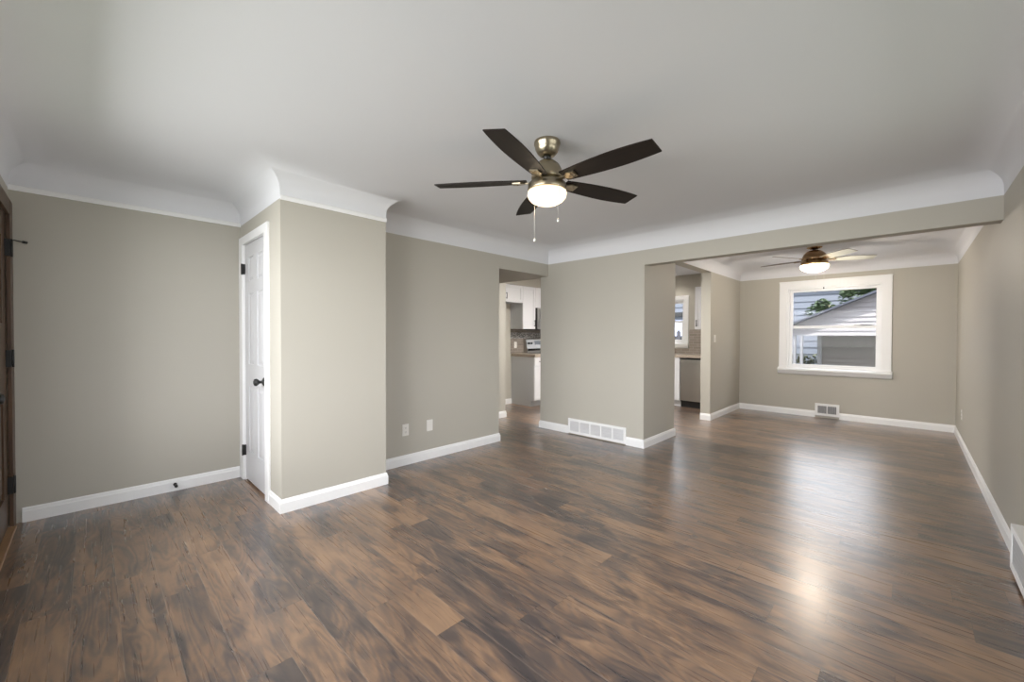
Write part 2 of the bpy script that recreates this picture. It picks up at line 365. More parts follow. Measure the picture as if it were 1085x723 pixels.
# ------------------------------------------------------------------ windows
def dh_window(name, x0, x1, z0, z1, y, zmeet, casing=.105, sill=True, label=None):
    root = struct(empty(name, ((x0+x1)/2, y, z0)), label)
    P = lambda: MB()
    c = P()
    c.box((x0-casing, y-.020, z0-.0), (x0+.004, y+.001, z1+casing), bev=.003); c.box((x1-.004, y-.020, z0), (x1+casing, y+.001, z1+casing), bev=.003)
    c.box((x0, y-.0195, z1-.004), (x1, y+.001, z1+casing), bev=.003)
    c.box((x0-casing-.004, y-.026, z1+casing-.018), (x1+casing+.004, y, z1+casing+.003), bev=.003)
    c.build('casing', TRIM, root)
    j = P(); t = .03
    j.box((x0, y, z0), (x0+t, y+.16, z1)); j.box((x1-t, y, z0), (x1, y+.16, z1)); j.box((x0+t, y, z1-t), (x1-t, y+.16, z1)); j.box((x0+t, y, z0), (x1-t, y+.16, z0+t)); j.build('jamb', VINYL, root)
    if sill:
        s = P(); pr = [(0, z0-.10), (.035, z0-.085), (.060, z0-.045), (.075, z0-.030), (.075, z0-.006), (.0, z0+.012)]
        s.prism([(y-d, z) for d, z in pr], x0-casing-.012, x1+casing+.012, None, Matrix(((0, 0, 1, 0), (1, 0, 0, 0), (0, 1, 0, 0), (0, 0, 0, 1))))
        s.build('sill', TRIM, root)
    def sash(nm, za, zb, ya, fr=.042):
        s = P(); a, bb = x0+t, x1-t
        s.box((a, ya, za), (a+fr, ya+.03, zb), bev=.003); s.box((bb-fr, ya, za), (bb, ya+.03, zb), bev=.003)
        s.box((a+fr, ya, zb-fr), (bb-fr, ya+.03, zb), bev=.002); s.box((a+fr, ya, za), (bb-fr, ya+.03, za+fr), bev=.002)
        o = s.build(nm, VINYL, root)
        g = P(); g.box((a+fr-.003, ya+.012, za+fr-.003), (bb-fr+.003, ya+.018, zb-fr+.003)); g.build('pane', GLASS, o); return o
    sash('upper_sash', zmeet-.02, z1-t, y+.075); lo = sash('lower_sash', z0+t-.004, zmeet+.022, y+.042)
    return root, lo
win, lo = dh_window('window_1', WX0, WX1, WZ0, WZ1, yF, 1.452)
lt = MB(); lt.box((-.56, yF+.025, 1.474), (-.40, yF+.05, 1.484), BLACK, .002); lt.box((-.62, yF+.02, 1.474), (-.53, yF+.05, 1.492), VINYL, .003); lt.build('latch', None, win)
k2, _ = dh_window('window_2', KX0, KX1, KZ0, KZ1, yF, 1.585, .075, True)
# front picture window (behind the camera)
root = struct(empty('window_3', ((FX0+FX1)/2, yE, FZ0)))
f = MB(); t = .05
for a, c in (((FX0, yE-.12, FZ0), (FX0+t, yE-.05, FZ1)), ((FX1-t, yE-.12, FZ0), (FX1, yE-.05, FZ1)), ((FX0, yE-.12, FZ0), (FX1, yE-.05, FZ0+t)), ((FX0, yE-.12, FZ1-t), (FX1, yE-.05, FZ1))): f.box(a, c)
f.build('frame', VINYL, root)

root = struct(empty('added_side_window', (xR, (SY0+SY1)/2, SZ0)))  # unseen opening added to let the side fill light in
f = MB()
for a, c in (((xR+.05, SY0, SZ0), (xR+.12, SY0+t, SZ1)), ((xR+.05, SY1-t, SZ0), (xR+.12, SY1, SZ1)), ((xR+.05, SY0, SZ0), (xR+.12, SY1, SZ0+t)), ((xR+.05, SY0, SZ1-t), (xR+.12, SY1, SZ1))): f.box(a, c)
f.build('frame', VINYL, root)

# ------------------------------------------------------------------ closet door (door_1)
root = struct(empty('door_1', ((-4.19-3.62)/2, yD, 0)), 'narrow white six panel closet door')
c = MB()
CL, CR = -4.379, -3.527
c.box((CL, yD-.018, 0), (-4.272, yD+.001, 2.17), bev=.003); c.box((-3.612, yD-.018, 0), (CR, yD+.001, 2.17), bev=.003); c.box((-4.272, yD-.0175, 2.100), (-3.612, yD+.001, 2.17), bev=.003)
c.box((-4.284, yD, 0), (-4.264, yD+.10, 2.114)); c.box((-3.621, yD, 0), (-3.601, yD+.10, 2.114)); c.box((-4.264, yD, 2.096), (-3.621, yD+.10, 2.114))
c.build('casing', TRIM, root)
dl, dr, dz0, dz1 = -4.260, -3.626, .018, 2.090; y0 = yD+.004
leaf = MB(); leaf.box((dl, y0+.008, dz0), (dr, y0+.036, dz1))
# stiles and rails stand proud of the recessed field
cols = [(-4.150, -3.995), (-3.885, -3.722)]; rows = [(.275, .855), (1.045, 1.665), (1.765, 1.975)]
leaf.box((dl, y0, dz0), (cols[0][0], y0+.01, dz1)); leaf.box((cols[0][1], y0, dz0), (cols[1][0], y0+.01, dz1)); leaf.box((cols[1][1], y0, dz0), (dr, y0+.01, dz1))
for a, bb in cols:
    zs = [dz0]+[z for r_ in rows for z in r_]+[dz1]
    for i in range(0, len(zs), 2): leaf.box((a, y0, zs[i]), (bb, y0+.01, zs[i+1]))
    for za, zb in rows:  # raised centre field with sloped edge
        s_ = .034; q = [(a+.012, za+.012), (bb-.012, za+.012), (bb-.012, zb-.012), (a+.012, zb-.012)]; r_ = [(a+s_, za+s_), (bb-s_, za+s_), (bb-s_, zb-s_), (a+s_, zb-s_)]
        for i in range(4):
            j = (i+1) % 4; leaf.poly([(q[i][0], y0+.0079, q[i][1]), (q[j][0], y0+.0079, q[j][1]), (r_[j][0], y0+.001, r_[j][1]), (r_[i][0], y0+.001, r_[i][1])])
        leaf.poly([(x, y0+.001, z) for x, z in r_])
leaf.build('door_leaf', DOORW, root)
kn = MB(); mx = Matrix.Translation((-3.690, y0, .925)) @ Matrix.Rotation(R(90), 4, 'X')
kn.lathe([(0, 0), (.033, 0), (.034, .004), (.028, .010), (.012, .014), (.011, .034), (.018, .040), (.027, .050), (.030, .060), (.026, .070), (.015, .076), (0, .078)], None, 28, mx); kn.build('door_knob', BLACK, root)
for z in (.27, 1.075, 1.885):
    hg = MB(); hg.box((-4.277, y0-.022, z-.045), (-4.250, y0+.003, z+.045), bev=.001); hg.tube((-4.264, y0-.024, z-.048), (-4.264, y0-.024, z+.048), .007); hg.build('hinge', BLACK, root) if z != 1.075 else hg.bm.free()

# ------------------------------------------------------------------ entry door (door_2), stained wood, far left
root = struct(empty('door_2', ((DX0+DX1)/2, yE, 0)), 'brown stained entry door at the left edge')
c = MB()
c.box((xL+.004, yE-.001, 0), (DX0+.015, yE+.019, 2.19), bev=.003); c.box((DX1-.015, yE-.001, 0), (DX1+.10, yE+.019, 2.19), bev=.003); c.box((DX0+.015, yE-.001, DZ-.01), (DX1-.015, yE+.0185, 2.19), bev=.003)
c.build('casing', CASW, root)
d = MB(); ya = yE-.045
gx0, gx1, gz0, gz1 = DX0+.17, DX1-.16, 1.37, 1.93
d.box((DX0+.004, ya, .03), (gx0, ya+.04, DZ-.004)); d.box((gx1, ya, .03), (DX1-.004, ya+.04, DZ-.004)); d.box((gx0, ya, gz1), (gx1, ya+.04, DZ-.004)); d.box((gx0, ya, .03), (gx1, ya+.028, gz0))
d.box((gx0, ya, .9), (gx1, ya+.04, 1.37)); d.box((gx0, ya, .03), (gx1, ya+.04, .25)); d.box((gx0+.05, ya, .30), (gx1-.05, ya+.036, .85), bev=.004)
d.build('door_leaf', CASW, root)
g = MB(); g.box((gx0, ya+.015, gz0), (gx1, ya+.022, gz1)); g.build('glass', mat('frosted_door_glass', (.6, .62, .6), .3), root)
g = MB(); g.box((DX0, yE-.12, .0), (DX1, yE+.03, .022), bev=.004); g.build('threshold', OAK, root)
for z in (.30, 1.14, 1.87):
    hg = MB(); hg.box((DX0-.01, yE-.005, z-.055), (DX0+.035, yE+.020, z+.055)); hg.tube((DX0+.006, yE+.022, z-.058), (DX0+.006, yE+.022, z+.058), .008); ho = hg.build('hinge', BLACK, root)
    if z > 1.8:
        s_ = MB(); s_.tube((DX0+.006, yE+.022, z+.055), (DX0-.045, yE+.075, z+.055), .004); s_.tube((DX0-.04, yE+.068, z+.055), (DX0-.055, yE+.084, z+.055), .009); s_.build('hinge_pin_stop', BLACK, root)
kb = MB(); kb.lathe([(0, 0), (.03, 0), (.03, .006), (.011, .012), (.011, .03), (.026, .045), (.026, .06), (0, .068)], None, 24, Matrix.Translation((DX1-.07, ya+.04, .95)) @ Matrix.Rotation(R(-90), 4, 'X')); kb.build('door_knob', BLACK, root)

# ------------------------------------------------------------------ ceiling fans
def blade_mesh(r0, r1, w0, wm, wt, skew, th, name, mats, parent, pitch, ang):
    # outline in local x (radial), y (across); the tip is cut at a slant
    up_, dn = [], []; n = 14
    for i in range(n+1):
        s_ = i/n; x = r0+(r1-r0)*s_
        wd = w0+(wm-w0)*math.sin(min(s_/.62, 1)*math.pi/2) if s_ < .62 else wm+(wt-wm)*((s_-.62)/.38)**1.7
        up_.append((x, wd/2)); dn.append((x, -wd/2))
    up_[-1] = (r1-skew, up_[-1][1]); dn[-1] = (r1, dn[-1][1])
    up_[-2] = (min(up_[-2][0], r1-skew-.015), up_[-2][1])
    pts = dn+up_[::-1]
    bm_ = MB(); t = bmesh.new(); a = [t.verts.new((x, y, -th/2)) for x, y in pts]; c_ = [t.verts.new((x, y, th/2)) for x, y in pts]
    f1 = t.faces.new(a[::-1]); f2 = t.faces.new(c_)
    for i in range(len(a)): t.faces.new((a[i], a[(i+1) % len(a)], c_[(i+1) % len(a)], c_[i]))
    bmesh.ops.recalc_face_normals(t, faces=t.faces)
    mt = Matrix.Rotation(pitch, 4, 'X')
    bm_.slots = list(mats)
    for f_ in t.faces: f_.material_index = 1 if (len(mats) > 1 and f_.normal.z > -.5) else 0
    bmesh.ops.transform(t, matrix=mt, verts=t.verts)
    me = bpy.data.meshes.new(name); t.to_mesh(me); t.free()
    for x in mats: me.materials.append(x)
    bm_.bm.free()
    o = bpy.data.objects.new(name, me); col.objects.link(o); o.parent = parent; o.rotation_euler = (0, 0, ang); return o
# living room fan
F1 = Vector((-1.6195, 1.975, ZT)); root = empty('ceiling_fan', F1)
tag(root, 'large brass ceiling fan with five dark blades and lit bowl in the near room', 'ceiling fan')
def part(name, M, fn, par=None):
    b = MB(); fn(b); o = b.build(name, M); o.parent = par or root; return o
part('canopy', BRASS, lambda b: b.lathe([(0, 0), (.079, 0), (.081, -.006), (.081, -.020), (.076, -.026), (.074, -.045), (.062, -.070), (.045, -.088), (.028, -.094), (0, -.094)]))
part('downrod', BLACK, lambda b: (b.lathe([(0, -.086), (.022, -.090), (.024, -.102), (.013, -.110), (.012, -.13), (0, -.13)]),))
part('motor_housing', BRASS, lambda b: b.lathe([(0, -.118), (.030, -.118), (.050, -.124), (.074, -.145), (.090, -.175), (.096, -.205), (.097, -.226), (.094, -.232), (0, -.232)]))
part('light_ring', BRASS, lambda b: b.lathe([(0, -.234), (.086, -.234), (.088, -.246), (.104, -.252), (.117, -.262), (.119, -.298), (.115, -.306), (0, -.306)]))
part('light_bowl', BOWL, lambda b: b.lathe([(.112, -.303), (.119, -.310), (.121, -.325), (.116, -.345), (.098, -.366), (.068, -.381), (.034, -.388), (0, -.390)]))
for k in range(5):
    a = R(216.65+72*k)
    bl = blade_mesh(.125, .703, .100, .150, .118, 0, .006, 'blade', (BLADE,), root, R(-10.1), a); bl.location = (0, 0, ZT*0-.243)
    ar = MB(); t_ = math.tan(R(-10.1))
    ar.prism([(.085, -.014), (.135, -.012), (.165, -.034), (.215, -.028), (.215, .028), (.165, .034), (.135, .012), (.085, .014)], -.0125, -.0045, None, Matrix.Rotation(R(-10.1), 4, 'X'))
    for px, py in ((.185, -.018), (.185, .018), (.205, 0)): ar.lathe([(0, -.016), (.005, -.015), (.006, -.012), (0, -.012)], None, 10, Matrix.Rotation(R(-10.1), 4, 'X') @ Matrix.Translation((px, py, 0)))
    ao = ar.build('blade_bracket', BRASS); ao.parent = root; ao.location = (0, 0, -.243); ao.rotation_euler = (0, 0, a)
def chain(par, x, y, z0, z1, fob):
    b = MB(); n = int((z0-z1)/.006)
    b.tube((x, y, z0), (x, y, z1), .0007, seg=6)
    for i in range(n): b.lathe([(0, -.0012), (.0012, 0), (0, .0012)], None, 6, Matrix.Translation((x, y, z0-i*.006)))
    o = b.build('pull_chain', CHAIN); o.parent = par
    f_ = MB(); f_.lathe([(0, .012), (.004, .008), (.007, 0), (.0075, -.008), (.004, -.014), (0, -.015)], None, 14, Matrix.Translation((x, y, z1))); q = f_.build('fob', fob); q.parent = o
light('fan_lamp', 'POINT', F1+Vector((0, 0, -.345)), (0, 0, 0), 5, (1, .91, .80), shadow_soft_size=.045)
# offsets of the chains: towards camera left / right
ex, ey = rt.x, rt.y
def off(r_, f_): return (ex*r_ - math.sin(YAW)*f_, ey*r_ + math.cos(YAW)*f_)
x_, y_ = off(-.072, .085); chain(root, x_, y_, -.30, -.585, CHAIN)
x_, y_ = off(.057, -.106); chain(root, x_, y_, -.30, -.512, CHAIN)

# dining room fan
root = empty('ceiling_fan', (-.925, 6.785, ZT))
tag(root, 'far ceiling fan beyond the beam with window sheen painted on its blades and copper housing', 'ceiling fan')
part('canopy', BRASS2, lambda b: b.lathe([(0, 0), (.085, 0), (.087, -.008), (.070, -.020), (.035, -.030), (0, -.030)]))
part('downrod', BLACK, lambda b: b.lathe([(0, -.02), (.02, -.02), (.02, -.05), (0, -.05)]))
part('motor_housing', BRASS2, lambda b: b.lathe([(0, -.042), (.05, -.044), (.085, -.058), (.118, -.09), (.138, -.135), (.143, -.165), (.135, -.175), (0, -.175)]))
part('light_ring', BRASS2, lambda b: b.lathe([(0, -.178), (.12, -.178), (.125, -.19), (.150, -.197), (.152, -.232), (.147, -.238), (0, -.238)]))
part('light_bowl', BOWL2, lambda b: b.lathe([(.148, -.236), (.158, -.245), (.158, -.262), (.142, -.292), (.108, -.317), (.06, -.331), (0, -.335)]))
for k in range(5):
    a = R(24+72*k)
    bl = blade_mesh(.16, .655, .105, .145, .115, 0, .006, 'blade', (SHEENBLADE, WALNUT), root, R(-13), a); bl.location = (0, 0, -.168)
    ar = MB(); ar.prism([(.11, -.014), (.17, -.012), (.19, -.03), (.235, -.026), (.235, .026), (.19, .03), (.17, .012), (.11, .014)], -.0125, -.0045, None, Matrix.Rotation(R(-13), 4, 'X'))
    ao = ar.build('blade_bracket', BRASS2); ao.parent = root; ao.location = (0, 0, -.168); ao.rotation_euler = (0, 0, a)
x_, y_ = off(-.055, -.10); chain(root, x_, y_, -.29, -.60, CHAIN)
x_, y_ = off(.055, -.10); chain(root, x_, y_, -.29, -.555, BLACK)

light('fan_lamp', 'POINT', (-.925, 6.785, ZT-.268), (0, 0, 0), 78, (1, .96, .93), shadow_soft_size=.068)
# ------------------------------------------------------------------ registers, outlets, stops
def register(name, ax, c0, c1, z0, z1, wallpos, sign, depth, cells, gm, fr, label, cat, loc, slope=0, hor=False, gap=.020):
    """ax 'x': lies along x on a wall facing -y; ax 'y': along y on a wall facing -x"""
    root = empty(name, loc); tag(root, label, cat)
    def pt(u, d, z): return (u, wallpos-d, z) if ax == 'x' else (wallpos-d, u, z)
    def bx(mb, u0, u1, d0, d1, za, zb, M=None, bev=0): mb.box(pt(u0, d0, za), pt(u1, d1, zb), M, bev)
    f_ = MB()
    bx(f_, c0, c0+fr, 0, depth, z0, z1, bev=.002); bx(f_, c1-fr, c1, 0, depth, z0, z1, bev=.002)
    bx(f_, c0+fr, c1-fr, 0, depth, z1-fr, z1, bev=.002); bx(f_, c0+fr, c1-fr, 0, depth, z0, z0+fr, bev=.002)
    cw = (c1-c0-2*fr-gap*(cells-1))/cells
    for i in range(1, cells): u = c0+fr+i*cw+(i-1)*gap; bx(f_, u, u+gap, 0, depth-.001, z0+fr, z1-fr)
    for u in (c0+fr*.5, c1-fr*.5):
        mxx = Matrix.Translation(pt(u, depth, (z0+z1)/2)) @ (Matrix.Rotation(R(90), 4, 'X') if ax == 'x' else Matrix.Rotation(R(-90), 4, 'Y'))
        f_.lathe([(0, .002), (.004, .001), (.005, 0)], None, 10, mxx)
    f_.build('frame', TRIM, root)
    for i in range(cells):
        u0 = c0+fr+i*(cw+gap); g_ = MB()
        bx(g_, u0, u0+cw, .001, .003, z0+fr, z1-fr, SLOT)
        if hor:
            zz = z0+fr+.006
            while zz < z1-fr-.004: bx(g_, u0, u0+cw, .003, depth-.004, zz, zz+.005, gm); zz += .0125
            uu = u0+.012
            while uu < u0+cw-.006: bx(g_, uu, uu+.003, .003, depth-.006, z0+fr, z1-fr, gm); uu += .019
        else:
            n = int(cw/.0125)
            for j in range(n+1):
                uu = u0+j*(cw/n)-.0035; bx(g_, max(uu, u0), min(uu+.0085, u0+cw), .003, depth-.004, z0+fr, z1-fr, gm)
            zz = z0+fr
            while zz < z1-fr: bx(g_, u0, u0+cw, .003, depth-.0035, zz, zz+.004, gm); zz += .03
        g_.build('grille', None, root)
    return root
register('return_vent', 'x', V1A, V1B, .012, .205, yV, 1, .020, 5, GRILLE, .030, 'wide white return air vent with five grille sections low on the pillar wall', 'air vent', ((V1A+V1B)/2, yV, 0))
register('floor_register', 'x', V2A, V2B, .035, .226, yF, 1, .020, 2, GRILLEG, .036, 'small white air register with grey louvres below the dining window', 'air vent', ((V2A+V2B)/2, yF, 0), hor=True, gap=.012)
rg = register('baseboard_register', 'y', 2.95, 3.555, .020, .265, xR, 1, .048, 1, GRILLEG, .038, 'white baseboard register at the right edge on the right wall', 'air vent', (xR, 3.25, 0))

def plate(name, pos, ax, label, cat, kind, w_=.072, h_=.117):
    """ax: direction the plate faces: '+x' '-x'"""
    root = empty(name, pos); tag(root, label, cat, None)
    s = 1 if ax == '+x' else -1; x, y, z = pos
    b = MB(); b.box((x, y-w_/2, z-h_/2), (x+s*.006, y+w_/2, z+h_/2), bev=.002); b.build('cover_plate', PLATE, root)
    if kind == 'outlet':
        for dz in (-.021, .021):
            b = MB(); b.box((x+s*.004, y-.017, z+dz-.014), (x+s*.0075, y+.017, z+dz+.014), PLATE, .001)
            for dy in (-.006, .006): b.box((x+s*.007, y+dy-.001, z+dz-.004), (x+s*.0078, y+dy+.001, z+dz+.006), SLOT)
            b.box((x+s*.007, y-.002, z+dz-.010), (x+s*.0078, y+.002, z+dz-.006), SLOT); b.build('receptacle', None, root)
    elif kind == 'blank':
        b = MB(); b.box((x+s*.004, y-.02, z-.035), (x+s*.0075, y+.02, z+.035), bev=.001); b.build('insert', PLATE, root)
    else:
        b = MB(); b.box((x+s*.004, y-.005, z-.012), (x+s*.014, y+.005, z+.012), bev=.001); b.build('toggle', PLATE, root)
    return root
plate('wall_outlet', (xM, 2.187, .351), '+x', 'white wall outlet on the middle wall, nearer the closet', 'outlet', 'outlet')
plate('wall_outlet', (xM, 2.476, .354), '+x', 'white wall plate on the middle wall, nearer the kitchen doorway', 'outlet', 'blank')
plate('wall_outlet', (xR, 7.23, .370), '-x', 'small outlet low on the right wall near the far corner', 'outlet', 'outlet')
plate('light_switch', (xP, 6.82, 1.262), '+x', 'light switch on the narrow wall left of the dining window wall', 'switch', 'switch')
# door stop
root = empty('door_stop', (xL+.014, .477, .055)); tag(root, 'small black door stop screwed to the left wall baseboard', 'door stop')
mx = Matrix.Translation((xL+.014, .477, .055)) @ Matrix.Rotation(R(90), 4, 'Y')
b = MB(); b.lathe([(0, 0), (.013, 0), (.013, .004), (.006, .008), (.006, .055), (0, .055)], None, 18, mx); b.build('rod', BLACK, root)
b = MB(); b.lathe([(0, .050), (.011, .051), (.012, .060), (.011, .070), (0, .072)], None, 18, mx); b.build('bumper', BLACK, root)

# ------------------------------------------------------------------ kitchen
def pull(mb, p, q, out):  # bar pull from p to q standing off along out
    p, q, out = Vector(p), Vector(q), Vector(out)
    mb.tube(p+out, q+out, .006); d = (q-p)*.12; mb.tube(p+d, p+d+out, .005); mb.tube(q-d, q-d+out, .005)
def shaker(par, name, face, u0, u1, z0, z1, pos, handle=None):
    """door on face '+x' (plane x=pos, spans y u0..u1) or '-y' (plane y=pos, spans x u0..u1)"""
    g = .002; u0 += g; u1 -= g; z0 += g; z1 -= g; fr = .055 if (z1-z0) > .25 else .03
    def bx(mb, a0, a1, d0, d1, za, zb, bev=0):
        if face == '+x': mb.box((pos+d0, a0, za), (pos+d1, a1, zb), None, bev)
        else: mb.box((a0, pos-d0, za), (a1, pos-d1, zb), None, bev)
    b = MB(); bx(b, u0, u1, .001, .012, z0, z1)
    bx(b, u0, u0+fr, .011, .020, z0, z1, .001); bx(b, u1-fr, u1, .011, .020, z0, z1, .001); bx(b, u0+fr, u1-fr, .011, .020, z0, z0+fr, .001); bx(b, u0+fr, u1-fr, .011, .020, z1-fr, z1, .001)
    o = b.build(name, CAB, par)
    if handle:
        hu, ha, hb, vert = handle; b = MB()
        if vert: p, q = (hu, ha), (hu, hb)
        else: p, q = (ha, hu), (hb, hu)
        f3 = (lambda u, z: (pos+.02, u, z)) if face == '+x' else (lambda u, z: (u, pos-.02, z))
        pull(b, f3(*p), f3(*q), (.028, 0, 0) if face == '+x' else (0, -.028, 0)); b.build('handle', BLACK, o)
    return o
yb0 = 5.60; yr0, yr1 = 5.93, 6.69
xw = xK+.003
# base cabinet beside the range
root = empty('base_cabinet', (xK+.3, 5.76, 0)); tag(root, 'white base cabinet with shade painted on its side panel left of the range', 'cabinet')
b = MB(); b.box((xw, yb0, .105), (xK+.575, yr0-.003, .905)); b.box((xw, yb0+.004, 0), (xK+.51, yr0-.003, .105)); b.build('body', CABSHADE, root)
shaker(root, 'drawer', '+x', yb0, yr0-.003, .745, .90, xK+.575, (.825, yb0+.11, yr0-.11, False)); shaker(root, 'door', '+x', yb0, yr0-.003, .115, .74, xK+.575, (yr0-.045, .56, .69, True))
root = empty('base_cabinet', (xK+.3, 7.4, 0)); tag(root, 'corner base cabinet between the range and the sink wall', 'cabinet')
b = MB(); b.box((xw, yr1+.003, .105), (xK+.575, yF-.003, .905)); b.box((xw, yr1+.003, 0), (xK+.51, yF-.003, .105)); b.build('body', CAB, root)
shaker(root, 'door', '+x', yr1+.003, 7.15, .115, .90, xK+.575, (yr1+.05, .66, .79, True))
root = empty('base_cabinet', (-3.6, 7.83, 0)); tag(root, 'sink base cabinet with false drawer left of the dishwasher', 'cabinet')
yk = yF-.60
b = MB(); b.box((xK+.60, yk, .105), (-3.012, yF-.003, .905)); b.box((xK+.60, yk+.06, 0), (-3.012, yF-.003, .105)); b.build('body', CAB, root)
for i, (a, c) in enumerate(((-3.95, -3.485), (-3.483, -3.014))):
    shaker(root, 'drawer_front', '-y', a, c, .735, .90, yk); shaker(root, 'door', '-y', a, c, .115, .73, yk, ((c-.05) if i == 0 else (a+.05), .56, .69, True))
# dishwasher
root = empty('dishwasher', (-2.7, 7.83, 0)); tag(root, 'stainless steel dishwasher under the counter seen through the wide opening', 'dishwasher')
b = MB(); b.box((-3.005, yk, .10), (-2.405, yF-.01, .885)); b.build('body', BLACK, root)
b = MB()  # gently bowed door
n = 10; pts = [(-3.002+.594*i/n, -.022-.016*math.sin(math.pi*i/n)) for i in range(n+1)]
b.prism([(x, yk+d) for x, d in pts]+[(-2.408, yk), (-3.002, yk)], .125, .872); b.build('door', STEEL, root)
b = MB(); pts = [(-2.955+.5*i/8, -.062-.012*math.sin(math.pi*i/8)) for i in range(9)]
b.prism([(x, yk+d) for x, d in pts]+[(x, yk+d-.014) for x, d in pts[::-1]], .815, .842)
for x in (-2.945, -2.475): b.box((x-.012, yk-.07, .817), (x+.012, yk-.02, .840))
b.build('handle', STEEL, root)
b = MB(); b.box((-3.002, yk+.02, 0), (-2.408, yk+.10, .118)); b.build('toe_kick', BLACK, root)
b = MB(); b.box((-2.4, yk, 0), (xP-WT-.003, yF-.003, .905)); tag(b.build('filler_panel', CAB), 'narrow white filler panel right of the dishwasher', 'cabinet panel')
# countertops
b = MB(); b.box((xw, yb0-.012, .907), (xK+.615, yr0-.003, .958), bev=.004); tag(b.build('countertop', COUNTER), 'short beige countertop left of the range', 'countertop')
b = MB()
b.prism([(xw, yr1+.003), (xK+.615, yr1+.003), (xK+.615, yF-.635), (xP-WT-.003, yF-.635), (xP-WT-.003, yF-.003), (xw, yF-.003)], .907, .958)
tag(b.build('countertop', COUNTER), 'long beige countertop running above the dishwasher under the kitchen window', 'countertop')
# backsplash
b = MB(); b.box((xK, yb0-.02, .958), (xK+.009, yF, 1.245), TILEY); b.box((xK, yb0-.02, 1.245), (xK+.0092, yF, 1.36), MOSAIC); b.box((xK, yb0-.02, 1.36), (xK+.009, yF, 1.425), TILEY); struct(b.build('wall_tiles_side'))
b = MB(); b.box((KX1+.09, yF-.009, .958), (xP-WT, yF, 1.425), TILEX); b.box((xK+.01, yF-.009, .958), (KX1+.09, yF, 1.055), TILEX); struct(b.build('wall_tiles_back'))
plate('wall_outlet', (xK+.009, 5.705, 1.12), '+x', 'cream outlet plate on the kitchen backsplash beside the range', 'outlet', 'outlet')
# wall cabinets
def wallcab(label, y0_, y1_, z0_, z1_, doors, xd=.305):
    root = empty('wall_cabinet', (xK+.15, (y0_+y1_)/2, z0_)); tag(root, label, 'cabinet')
    b = MB(); b.box((xw, y0_+.001, z0_), (xK+xd, y1_-.001, z1_)); b.build('body', CABSHADE, root)
    for (a, c, hd) in doors: shaker(root, 'door', '+x', a, c, z0_, z1_, xK+xd, hd)
wallcab('short white wall cabinet over the empty fridge space', 4.62, 5.575, 1.905, 2.223, [(4.62, 5.085, (5.05, 1.93, 2.03, True)), (5.085, 5.575, (5.13, 1.955, 2.065, True))])
wallcab('tall white wall cabinet left of the microwave', 5.575, 5.93, 1.425, 2.223, [(5.575, 5.93, (5.89, 1.47, 1.60, True))])
wallcab('short white wall cabinet above the microwave', 5.93, 6.69, 1.835, 2.223, [(5.93, 6.31, (6.27, 1.87, 1.97, True)), (6.31, 6.69, (6.35, 1.87, 1.97, True))])
wallcab('white wall cabinet in the kitchen corner', 6.69, 7.81, 1.425, 2.223, [(6.69, 7.25, (7.2, 1.47, 1.6, True)), (7.25, 7.81, (7.3, 1.47, 1.6, True))])
root = empty('wall_cabinet', (-2.6, yF-.15, 1.426)); tag(root, 'pale wall cabinet right of the kitchen window', 'cabinet')
b = MB(); b.box((-2.862, yF-.305, 1.426), (xP-WT-.003, yF-.003, 2.215)); b.build('body', CABSHADE, root); shaker(root, 'door', '-y', -2.862, -2.40, 1.426, 2.215, yF-.305, (-2.825, 1.475, 1.60, True))
# microwave
root = empty('microwave', (xK+.2, 6.31, 1.41)); tag(root, 'stainless over-the-range microwave below a wall cabinet', 'microwave')
b = MB(); b.box((xw, yr0+.002, 1.415), (xK+.37, yr1-.002, 1.832)); b.build('body', BLACK, root)
b = MB(); X = xK+.37
b.box((X, yr0+.004, 1.42), (X+.03, yr0+.075, 1.83), STEEL); b.box((X, yr0+.075, 1.42), (X+.03, yr0+.55, 1.50), STEEL); b.box((X, yr0+.075, 1.75), (X+.03, yr0+.55, 1.83), STEEL); b.box((X, yr0+.50, 1.50), (X+.03, yr0+.55, 1.75), STEEL); b.box((X, yr0+.075, 1.50), (X+.022, yr0+.50, 1.75), BLACKG); b.build('door', None, root)
b = MB(); b.box((X, yr0+.553, 1.42), (X+.028, yr1-.004, 1.83), BLACKG); b.build('control_panel', None, root)
b = MB(); pull(b, (X+.03, yr0+.53, 1.47), (X+.03, yr0+.53, 1.78), (.03, 0, 0)); b.build('handle', STEEL, root)
# range
root = empty('kitchen_range', (xK+.33, 6.31, 0)); tag(root, 'stainless steel range with raised back panel seen through the doorway', 'range')
b = MB(); b.box((xw+.01, yr0+.003, .02), (xK+.60, yr1-.003, .925)); b.build('body', BLACK, root)
b = MB(); b.box((xw+.01, yr0+.001, .925), (xK+.64, yr1-.001, .945), BLACKG, .003)
for cx_, cy_ in ((.2, .2), (.2, .56), (.46, .2), (.46, .56)): b.lathe([(0, .947), (.09, .947), (.095, .945)], SLOT, 28, Matrix.Translation((xK+cx_, yr0+cy_, 0)))
b.build('cooktop', None, root)
b = MB(); t_ = Matrix(((1, 0, 0, 0), (0, 0, 1, 0), (0, 1, 0, 0), (0, 0, 0, 1)))
b.prism([(xK+.012, .945), (xK+.115, .945), (xK+.115, 1.03), (xK+.075, 1.225), (xK+.012, 1.235)], yr0+.003, yr1-.003, None, t_); bmesh.ops.recalc_face_normals(b.bm, faces=b.bm.faces); bp_ = b.build('back_panel', STEEL, root)
b = MB(); b.prism([(xK+.0975, 1.12), (xK+.100, 1.12), (xK+.084, 1.195), (xK+.0815, 1.195)], yr0+.25, yr0+.52, None, t_); b.build('clock_display', BLACKG, bp_)
b = MB(); b.box((xK+.112, yr0+.02, 1.005), (xK+.122, yr1-.02, 1.045)); b.build('vent_strip', BLACKG, bp_)
